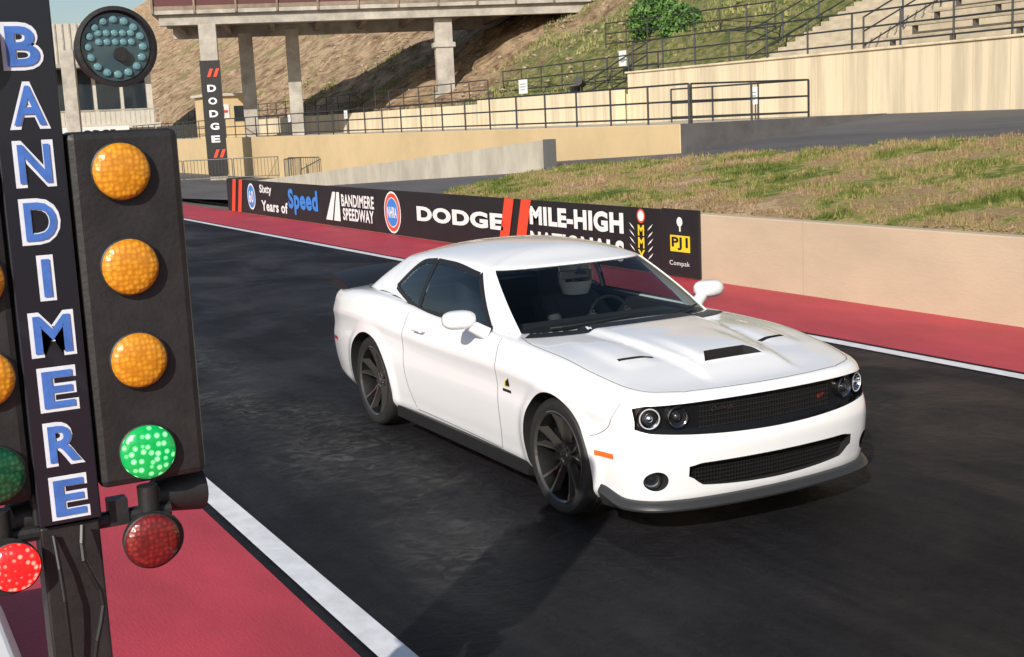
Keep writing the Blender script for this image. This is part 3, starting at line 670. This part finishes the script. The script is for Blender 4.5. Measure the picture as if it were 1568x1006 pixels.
# hill
def hillm():
    m=bpy.data.materials.new('hillside');m.use_nodes=True;nt=m.node_tree;N=nt.nodes;L=nt.links;b=N['Principled BSDF'];b.inputs['Roughness'].default_value=.95;b.inputs['Specular IOR Level'].default_value=.1
    tc=N.new('ShaderNodeTexCoord')
    def nn(s,d=8,st=(1,1,1)):
        mp=N.new('ShaderNodeMapping');mp.inputs['Scale'].default_value=st;L.new(tc.outputs['Object'],mp.inputs['Vector'])
        n=N.new('ShaderNodeTexNoise');n.inputs['Scale'].default_value=s;n.inputs['Detail'].default_value=d;n.inputs['Roughness'].default_value=.78;L.new(mp.outputs[0],n.inputs['Vector']);return n
    a=nn(.9,12);d=nn(.12,5);c=nn(3)
    r1=N.new('ShaderNodeValToRGB');r1.color_ramp.elements[0].position=.38;r1.color_ramp.elements[1].position=.58;r1.color_ramp.elements[0].color=(.17,.10,.055,1);r1.color_ramp.elements[1].color=(.70,.51,.33,1);L.new(a.outputs['Fac'],r1.inputs['Fac'])
    r2=N.new('ShaderNodeValToRGB');r2.color_ramp.elements[0].position=.4;r2.color_ramp.elements[1].position=.62;r2.color_ramp.elements[0].color=(.12,.17,.045,1);r2.color_ramp.elements[1].color=(.48,.42,.20,1);L.new(c.outputs['Fac'],r2.inputs['Fac'])
    sx=N.new('ShaderNodeSeparateXYZ');L.new(tc.outputs['Object'],sx.inputs[0])
    mr=N.new('ShaderNodeMapRange');mr.inputs['From Min'].default_value=-56;mr.inputs['From Max'].default_value=-38;mr.inputs['To Min'].default_value=-.10;mr.inputs['To Max'].default_value=.18;L.new(sx.outputs['X'],mr.inputs['Value'])
    ad=N.new('ShaderNodeMath');L.new(d.outputs['Fac'],ad.inputs[0]);L.new(mr.outputs[0],ad.inputs[1])
    ad2=N.new('ShaderNodeMath');ad2.operation='MULTIPLY_ADD';L.new(a.outputs['Fac'],ad2.inputs[0]);ad2.inputs[1].default_value=.7;L.new(ad.outputs[0],ad2.inputs[2])
    r3=N.new('ShaderNodeValToRGB');r3.color_ramp.elements[0].position=.82;r3.color_ramp.elements[1].position=.91;L.new(ad2.outputs[0],r3.inputs['Fac'])
    mx=N.new('ShaderNodeMixRGB');L.new(r3.outputs['Color'],mx.inputs[0]);L.new(r1.outputs['Color'],mx.inputs[1]);L.new(r2.outputs['Color'],mx.inputs[2]);L.new(mx.outputs[0],b.inputs['Base Color'])
    bp=N.new('ShaderNodeBump');bp.inputs['Distance'].default_value=.6;L.new(a.outputs['Fac'],bp.inputs['Height']);L.new(bp.outputs[0],b.inputs['Normal']);return m
HM=hillm()
def hz(x,y):
    a=.6*y-10.6;bq=3.3+.42*(y-24);w=sm(-32,-30,x);z=a*(1-w)+bq*w
    n=.5*nz.noise(Vector((x*.25,y*.25,1)))+.28*nz.noise(Vector((x*.9,y*.9,5)))+.16*nz.noise(Vector((x*2.2,y*2.2,9)))
    z+=n*(1-w*.8)
    return max(z,2.4)
V=[];F=[];nx,ny=340,140
for i in range(nx+1):
    for j in range(ny+1):
        x=60-460*(i/nx)**1.35;y=22.36+130*(j/ny)**1.7;V.append((x,y,hz(x,y)))
for i in range(nx):
    for j in range(ny):
        a=i*(ny+1)+j;F.append((a,a+1,a+ny+2,a+ny+1))
mk('hillside',V,F,HM,None,True)
V=[];F=[]
for k in range(16000):
    x=-31-60*rng.random();y=22.8+26*rng.random()**1.3
    if nz.noise(Vector((x*.3,y*.3,4)))<-.0+.32*(x<-52):continue
    z=hz(x,y)-.05
    for q in range(4):
        a=rng.random()*6.28;h=.08+.22*rng.random();w=.03+.03*rng.random();ox,oy=(rng.random(2)-.5)*.25;lx,ly=(rng.random(2)-.5)*.15
        c=len(V);V+=[(x+ox-math.cos(a)*w,y+oy-math.sin(a)*w,z),(x+ox+math.cos(a)*w,y+oy+math.sin(a)*w,z),(x+ox+lx,y+oy+ly,z+h)];F.append((c,c+1,c+2))
mk('hillside_scrub',V,F,M('scrub',(.38,.34,.14),.9,col2=(.12,.17,.045),vs=1.2))
b=B()
for k in range(1400):
    x=-40-50*rng.random();y=23+22*rng.random();r=.05+.14*rng.random()**2;z=hz(x,y)+r*.2
    a=rng.random()*6;P=[]
    for (dx,dy,dz) in ((1,0,0),(0,1,0),(-1,0,0),(0,-1,0),(0,0,1),(0,0,-1)):
        q=r*(.7+.6*rng.random());P.append((x+(dx*math.cos(a)-dy*math.sin(a))*q,y+(dx*math.sin(a)+dy*math.cos(a))*q,z+dz*q*.7))
    b.add(P,[(0,1,4),(1,2,4),(2,3,4),(3,0,4),(1,0,5),(2,1,5),(3,2,5),(0,3,5)])
b.make('hillside_rocks',[M('rock',(.50,.38,.26),.9,var=.5,vs=1.5)])
# bleachers & stairs
BLC=M('bleacher_concrete',(.58,.50,.37),.85,var=.3,vs=1.5,bump=.002,bs=20);SHD=M('bench_wood',(.46,.39,.28),.8,var=.3,vs=4)
BL=grp('concrete_bleachers');b=B()
for k in range(14):
    y=24.6+.95*k;z=4.0+.42*k;b.bx(-24.0,60,y,y+.95,z-.9,z);b.bx(-23.6,60,y+.35,y+.66,z+.30,z+.36,1)
    for x in np.arange(-23.4,60,2.4):b.bx(x,x+.08,y+.42,y+.6,z,z+.30,2)
b.bx(-33,60,22.4,24.6,3.0,3.80)
b.make('tiers',[BLC,SHD,M('bench_leg',(.1,.09,.08),.7)],BL)
ST=grp('concrete_stairs');b=B()
for k in range(34):
    y=24.6+.40*k;z=3.95+.176*k;b.bx(-29.6,-24.02,y,y+.40,z-.6,z)
b.make('steps',[BLC],ST)
RAILM=M('railing_black',(.03,.032,.036),.5)
def rail(name,pts,h=1.05,nr=3,sp=1.9,r=.026,pr_=.030):
    g=grp(name);b=B()
    for a,c in zip(pts[:-1],pts[1:]):
        a=Vector(a);c=Vector(c);L_=(c-a).length;n=max(1,round(L_/sp))
        for k in range(n+1):
            p=a+(c-a)*k/n;b.tube(p,p+Vector((0,0,h)),pr_,6)
        for q in range(nr):
            z=Vector((0,0,h*(1-q*.42)));b.tube(a+z,c+z,r,6)
    b.make('rails_and_posts',[RAILM],g);return g
rail('metal_railing',[(-100,15.45,2.05),(-20.9,15.45,2.05)])
rail('metal_railing',[(-27.5,19.6,2.05),(-21.0,19.6,2.05),(-21.0,15.6,2.05)])
rail('metal_railing',[(-33.5,22.2,3.93),(58,22.2,3.93)])
rail('metal_railing',[(-100,22.6,3.1),(-46,22.6,3.15)])
rail('metal_railing',[(-46,23.4,3.5),(-33.6,23.4,3.6)])
rail('metal_railing',[(-42,26.5,5.3),(-30.2,26.2,5.1)],sp=1.6)
rail('stair_railing',[(-29.8,24.5,3.95),(-29.8,38,9.9)])
rail('stair_railing',[(-33.3,22.7,3.9),(-38.2,22.7,2.5)],sp=1.2)
rail('stair_railing',[(-24.1,24.6,4.0),(-24.1,38,9.9)])
GREYT=M('sign_print_grey',(.35,.36,.38),.6)
def smallsign(x,y,z,w,h):
    g=grp('notice_sign');b=B();b.box((x,y,z),(w,.02,h));b.make('panel',[WHITE],g);b=B();b.bx(x-w*.35,x+w*.35,y-.014,y-.011,z+h*.15,z+h*.22,0);b.bx(x-w*.35,x+w*.35,y-.014,y-.011,z-h*.05,z+h*.02,0);b.bx(x-w*.3,x+w*.2,y-.014,y-.011,z-h*.25,z-h*.18,0);b.make('print',[GREYT],g);b=B();b.tube((x,y+.03,z-.8),(x,y+.03,z),.02,6);b.make('post',[RAILM],g)
smallsign(-36.3,23.6,4.55,.5,.6);smallsign(-42.5,22.5,3.75,.75,.6);smallsign(-23.2,19.5,2.75,.24,.5);smallsign(-53,15.4,2.9,.35,.35);smallsign(-45.5,15.4,2.9,.35,.35)
SPT=grp('spotlight');b=B();b.tube((-37,22.1,3.1),(-37,22.1,3.6),.04,8);b.tube((-37.2,22.3,3.6),(-36.8,21.8,3.75),.10,12,0,.19);b.box((-37.5,22.1,3.4),(.3,.3,.35));b.make('lamp_head',[BLACKP],SPT,True)
LEAF=M('shrub_leaf',(.12,.25,.045),.7,col2=(.03,.075,.015),vs=2.5,ramp=(.4,.6));TRK=M('shrub_stem',(.1,.07,.05),.9)
def bush(c,r):
    g=grp('shrub');V=[];F=[];c=Vector(c)
    for k in range(6000):
        d=Vector(rng.normal(size=3)).normalized();rr=r*(1+.2*nz.noise(d*2.5+c))*(.72+.3*rng.random());p=c+Vector((d.x*rr*1.1,d.y*rr*1.1,d.z*rr))
        a=Vector(rng.normal(size=3)).normalized()*.075;e=a.orthogonal().normalized()*.05;n=len(V);V+=[p-a,p+e,p+a,p-e];F.append((n,n+1,n+2,n+3))
    mk('foliage',V,F,LEAF,g)
    b=B()
    for k in range(6):
        d=Vector((math.cos(k),math.sin(k),1.2)).normalized();b.tube(c-Vector((0,0,r*1.1)),c+d*r*.6,.05,6,0,.015)
    b.make('stems',[TRK],g)
bush((-39.6,27.6,6.25),1.10);bush((-37.0,27.0,5.85),.84)
# ---------------- elevated grandstand
GS=grp('elevated_grandstand');OC=M('old_concrete',(.50,.46,.40),.85,var=.4,vs=1.2,bump=.004,bs=15);DKC=M('weathered_beam',(.30,.23,.17),.85,var=.4,vs=1.5)
A0=Vector((-57.6,11.2,0));d=Vector((.318,.948,0)).normalized();w=Vector((-d.y,d.x,0));ang=math.atan2(d.y,d.x);ZD=-.18
def gbox(b,s0,s1,w0,w1,z0,z1,mi=0):
    c=A0+d*((s0+s1)/2)+w*((w0+w1)/2);b.box((c.x,c.y,(z0+z1)/2+ZD),(s1-s0,w1-w0,z1-z0),ang,mi)
b=B();gbox(b,-.5,34,0,.5,7.85,8.35);gbox(b,-.8,34,-.25,9,8.36,8.55);gbox(b,-.5,34,8,8.5,7.75,8.35)
for s in np.arange(0,34,2.4):gbox(b,s,s+.28,.51,7.99,7.95,8.345,1)
gbox(b,-.8,34,-.25,-.15,8.56,8.75,1);gbox(b,-.8,34,-.22,-.12,8.76,9.7,2)
for s in np.arange(-.8,34,2.0):gbox(b,s,s+.1,-.32,-.26,8.4,9.7,1)
for k in range(8):gbox(b,-.5,34,1.5+k,2.5+k,8.56,9.0+.45*k,2 if k%2 else 1)
b.make('deck',[OC,DKC,M('maroon_seats',(.10,.03,.03),.7)],GS)
b=B()
for (x,y,zz,ww) in ((-57.05,12.9,0,.85),(-54,24.3,2.6,.9),(-60.2,18.3,2.0,.7),(-63,16.6,2.0,.75),(-75,9.2,0,.8)):
    b.box((x,y,(zz+7.66)/2),(ww,ww*.8,7.66-zz),ang)
b.box((-54,24.3,3.4),(1.3,1.2,1.0),ang);b.box((-54,24.3,6.3),(1.15,.9,.25),ang)
b.make('columns',[OC],GS,bevel=.03)
PS=grp('pillar_sign');c=Vector((-57.05,12.9,0))-w*.45
o=B();o.box((c.x,c.y,3.1),(.98,.06,5.6),ang);o.make('panel',[BANM],PS)
fc=c-w*.05
for k,ch in enumerate('DODGE'):text('letter',ch,(fc.x,fc.y,4.55-.62*k),.42,.34,WHITE,PS,right=tuple(d),bold=.04)
for z in (5.3,1.35):
    for q in (-.18,.12):
        p=fc+d*q;mk('slash',[(p.x,p.y,z-.2),(p.x+d.x*.16,p.y+d.y*.16,z-.2),(p.x+d.x*.32,p.y+d.y*.32,z+.2),(p.x+d.x*.16,p.y+d.y*.16,z+.2)],[(0,1,2,3)],REDP,PS)
GALV=M('galvanised',(.12,.12,.12),.5,metal=.5)
def barricade(x,y,a,L_=2.3):
    g=grp('crowd_barricade');b=B();dx,dy=math.cos(a),math.sin(a)
    P=lambda t,z:(x+dx*t,y+dy*t,z)
    b.tube(P(0,.1),P(0,1.1),.025,6);b.tube(P(L_,.1),P(L_,1.1),.025,6);b.tube(P(0,1.1),P(L_,1.1),.025,6);b.tube(P(0,.2),P(L_,.2),.025,6)
    for k in range(1,14):b.tube(P(L_*k/14,.2),P(L_*k/14,1.1),.011,5)
    for t in (.2,L_-.2):b.tube((x+dx*t-dy*.3,y+dy*t+dx*.3,.02),(x+dx*t+dy*.3,y+dy*t-dx*.3,.02),.02,5)
    b.make('bars',[GALV],g)
for k in range(3):barricade(-56.5+.9*k,8.6+2.2*k,1.18)
barricade(-50,14.2,.3);barricade(-47.6,13.2,2.5)
# buildings left
TB=grp('timing_tower_building');b=B();WB=M('white_siding',(.62,.58,.50),.8,var=.15,vs=2);GLW=M('tower_glass',(.02,.03,.04),.08,coat=1)
b.bx(-100,-90,-6,17.5,0,10.5,0)
for y in np.arange(-5.5,17,1.9):b.bx(-90.0,-89.93,y,y+1.6,4.3,7.3,1)
for y in np.arange(-6,17.5,.5):b.bx(-89.99,-89.94,y,y+.1,7.6,10.5,2)
b.bx(-90,-88,-6,17.5,3.0,3.3,0);b.bx(-90,-88.5,-6,17.5,7.35,7.6,2)
for y in np.arange(-6,17.5,.35):b.bx(-88.1,-88.05,y,y+.06,3.3,4.3,2)
b.bx(-88.12,-88.04,-6,17.5,4.25,4.35,2)
b.make('walls_and_windows',[WB,GLW,OC],TB)
SH=grp('first_aid_shed');b=B();b.bx(-72,-69,15.9,18.5,2.05,4.5,0);b.bx(-72.2,-68.8,15.7,18.7,4.5,4.65,1);b.bx(-68.99,-68.95,16.3,17.1,3.2,4.0,2);b.bx(-68.94,-68.92,16.63,16.77,3.3,3.9,3);b.bx(-68.94,-68.92,16.4,17.0,3.53,3.67,3);b.bx(-68.99,-68.95,17.4,18.2,3.0,3.9,4)
b.make('cabin',[CREAM,WB,WHITE,REDP,GLW],SH)
VN=grp('roadside_banner_board');b=B();b.bx(-80.1,-80,8,13.5,2.3,3.1);b.make('panel',[WHITE],VN);b=B();b.tube((-80.05,8.3,0),(-80.05,8.3,2.3),.06);b.tube((-80.05,13.2,0),(-80.05,13.2,2.3),.06);b.make('posts',[RAILM],VN);text('letters','DODGE',(-79.97,11.3,2.7),2.6,.4,BLACKP,VN,right=(0,1,0),bold=.03)
# ================================================================= STARTING LIGHT TREE
T=grp('drag_racing_starting_light_tree');XT=3.17
b=B()
b.bx(XT-.22,XT-.02,-4.50,-3.93,0,.10);b.bx(XT-.15,XT-.035,-4.30,-4.15,.10,1.42);b.bx(XT-.15,XT-.05,-4.31,-4.14,1.42,2.95)
b.make('post',[TREEB],T,bevel=.006)
b=B();b.bx(XT-.048,XT-.01,-4.303,-4.147,1.43,2.95);b.make('name_board',[M('name_board_black',(.010,.011,.018),.35,coat=.3)],T,bevel=.004)
LW=M('letter_white',(.72,.76,.84),.45,var=.1,vs=30);LB=M('letter_blue',(.07,.19,.60),.4,var=.3,vs=20)
for k,ch in enumerate('BANDIMERE'):
    z=2.642-.1428*k;wd={'I':.040,'M':.11}.get(ch,.096)
    text('letter_outline',ch,(XT-.008,-4.222,z),wd,.116,LW,T,right=(0,1,0),bold=.058)
    text('letter_fill',ch,(XT-.0045,-4.222,z),wd-.020,.096,LB,T,right=(0,1,0),bold=.022)
def lamp(y,z,r,mat,x=XT):
    b=B();b.lathe([(r*1.02,-.02),(r*1.04,.006),(r*.99,.008)],(x,y,z),(1,0,0),40,0)
    b.lathe([(r,.006),(r*.93,.016),(r*.75,.022),(r*.4,.026),(0.0001,.027)],(x,y,z),(1,0,0),40,1);b.make('lamp',[TREEB,mat],T,True,.8)
SGL=M('stage_glass',(.035,.07,.085),.15,coat=1);SBL=M('stage_bulb',(.13,.27,.30),.3,coat=.5)
for side,Y in (('r',-4.014),('l',-4.392)):
    b=B()
    if side=='r':b.bx(XT-.14,XT-.012,Y-.128,Y+.155,1.50,2.43)
    else:b.bx(XT-.14,XT-.012,Y-.155,Y+.085,1.50,2.43)
    b.make('lamp_housing',[TREEB],T,bevel=.02)
    for k in range(3):lamp(Y-.002,2.326-.2455*k,.073,AMBER)
    lamp(Y-.002,1.588,.073,GREENL if side=='r' else GREEND)
    sgn=1 if side=='r' else -1
    for k in range(4):
        b=B();b.lathe([(.073,0),(.06,.03),(0.0001,.04)],(XT-.14,Y,2.326-.2455*k),(-1,0,0),32,0);b.make('rear_lamp',[AMBER if k<3 else GREEND],T,True)
        b=B();b.box((XT-.10,Y+.156*sgn,2.30-.2455*k),(.05,.022,.09));b.make('hood_latch',[TREEB],T,bevel=.008)
    b=B()
    b.tube((XT-.08,-4.225,1.40),(XT-.08,Y+.06*sgn,1.40),.022,12)
    b.tube((XT-.06,Y,1.33),(XT-.06,Y,1.48),.028,14);b.tube((XT-.09,Y,1.344),(XT-.01,Y,1.344),.05,28,0,.076)
    b.tube((XT-.12,Y+.03,1.43),(XT-.15,Y+.155,1.43),.045,20,0,.068);b.box((XT-.08,Y-.08,1.42),(.05,.05,.07))
    b.make('lamp_bracket',[TREEB],T,True,.5)
    lamp(Y-.012 if side=='r' else Y+.018,1.344,.073 if side=='r' else .064,REDD if side=='r' else REDL,x=XT)
    c=(XT,Y+.013,2.636);b=B();b.lathe([(.085,-.10),(.098,-.01),(.100,.02),(.090,.022),(.088,.0),(0.0001,.0)],c,(1,0,0),48,0)
    b.lathe([(.084,.003),(.0001,.006)],c,(1,0,0),48,1)
    for k in range(16):
        a=2*math.pi*k/16;b.lathe([(.0105,.004),(.008,.010),(.0001,.012)],(c[0],c[1]+.068*math.cos(a),c[2]+.068*math.sin(a)),(1,0,0),14,2)
    for k in range(5):
        for zz in (.012,.034):b.lathe([(.0095,.004),(.007,.010),(.0001,.012)],(c[0],c[1]-.04+.02*k,c[2]+zz),(1,0,0),14,2)
    b.lathe([(.018,.004),(.018,.02),(.0001,.02)],(c[0],c[1]+.01,c[2]-.018),(1,0,0),14,0)
    b.make('stage_lamp',[TREEB,SGL,SBL],T,True,.7)
b=B()
cab=[(XT-.0,-4.20,1.42),(XT+.03,-4.21,1.34),(XT+.02,-4.17,1.22),(XT+.03,-4.20,1.1),(XT+.01,-4.23,.9),(XT,-4.22,.1)]
cs=spline(cab,30)
for p,q in zip(cs[:-1],cs[1:]):b.tube(p,q,.008,8)
cs=spline([(XT-.02,-4.27,1.40),(XT+.02,-4.265,1.25),(XT+.0,-4.26,1.0),(XT,-4.25,.1)],16)
for p,q in zip(cs[:-1],cs[1:]):b.tube(p,q,.006,8)
b.make('cable',[BLACKP],T,True)
EQ=grp('timing_equipment_box');b=B();b.add([(-.3,-5.2,0),(1.9,-5.2,0),(1.9,-4.12,0),(-.3,-4.12,0),(-.2,-5.1,.32),(1.8,-5.1,.32),(1.8,-4.22,.32),(-.2,-4.22,.32)],[(0,3,2,1),(4,5,6,7),(0,1,5,4),(1,2,6,5),(2,3,7,6),(3,0,4,7)]);b.make('case',[WHITE],EQ,bevel=.02)
text('letters','D',(1.0,-4.5,.325),.25,.3,REDP,EQ,right=(0,1,0),up=(-1,0,0))
# ================================================================= LIGHT / WORLD / CAMERA
el=math.radians(29);az=Vector((.68,-.73,0)).normalized()
S=Vector((az.x*math.cos(el),az.y*math.cos(el),math.sin(el)))
sl=bpy.data.lights.new('sun','SUN');sl.energy=5.0;sl.angle=math.radians(.5);sl.color=(1,.93,.83)
so=bpy.data.objects.new('sun',sl);COL.objects.link(so);so.rotation_euler=S.to_track_quat('Z','Y').to_euler()
W=bpy.data.worlds.new('World');scene.world=W;W.use_nodes=True;N=W.node_tree.nodes;sk=N.new('ShaderNodeTexSky');sk.sky_type='NISHITA';sk.sun_disc=False;sk.sun_elevation=el;sk.sun_rotation=math.atan2(az.x,az.y)
W.node_tree.links.new(sk.outputs[0],N['Background'].inputs[0]);N['Background'].inputs[1].default_value=.095
cx=Vector((.4762,.8782,-.0451)).normalized();cz=Vector((.8708,-.4637,.1631)).normalized();cy=cz.cross(cx).normalized();cx=cy.cross(cz)
cam=bpy.data.cameras.new('camera');co=bpy.data.objects.new('camera',cam);COL.objects.link(co)
m=Matrix.Identity(4)
for i in range(3):m[i][0]=cx[i];m[i][1]=cy[i];m[i][2]=cz[i]
m[0][3],m[1][3],m[2][3]=6.52,-4.69,2.414
co.matrix_world=m;cam.lens=44.63;cam.sensor_width=36;cam.clip_end=4000;cam.clip_start=.05;scene.camera=co
scene.view_settings.view_transform='Standard';scene.view_settings.look='None'
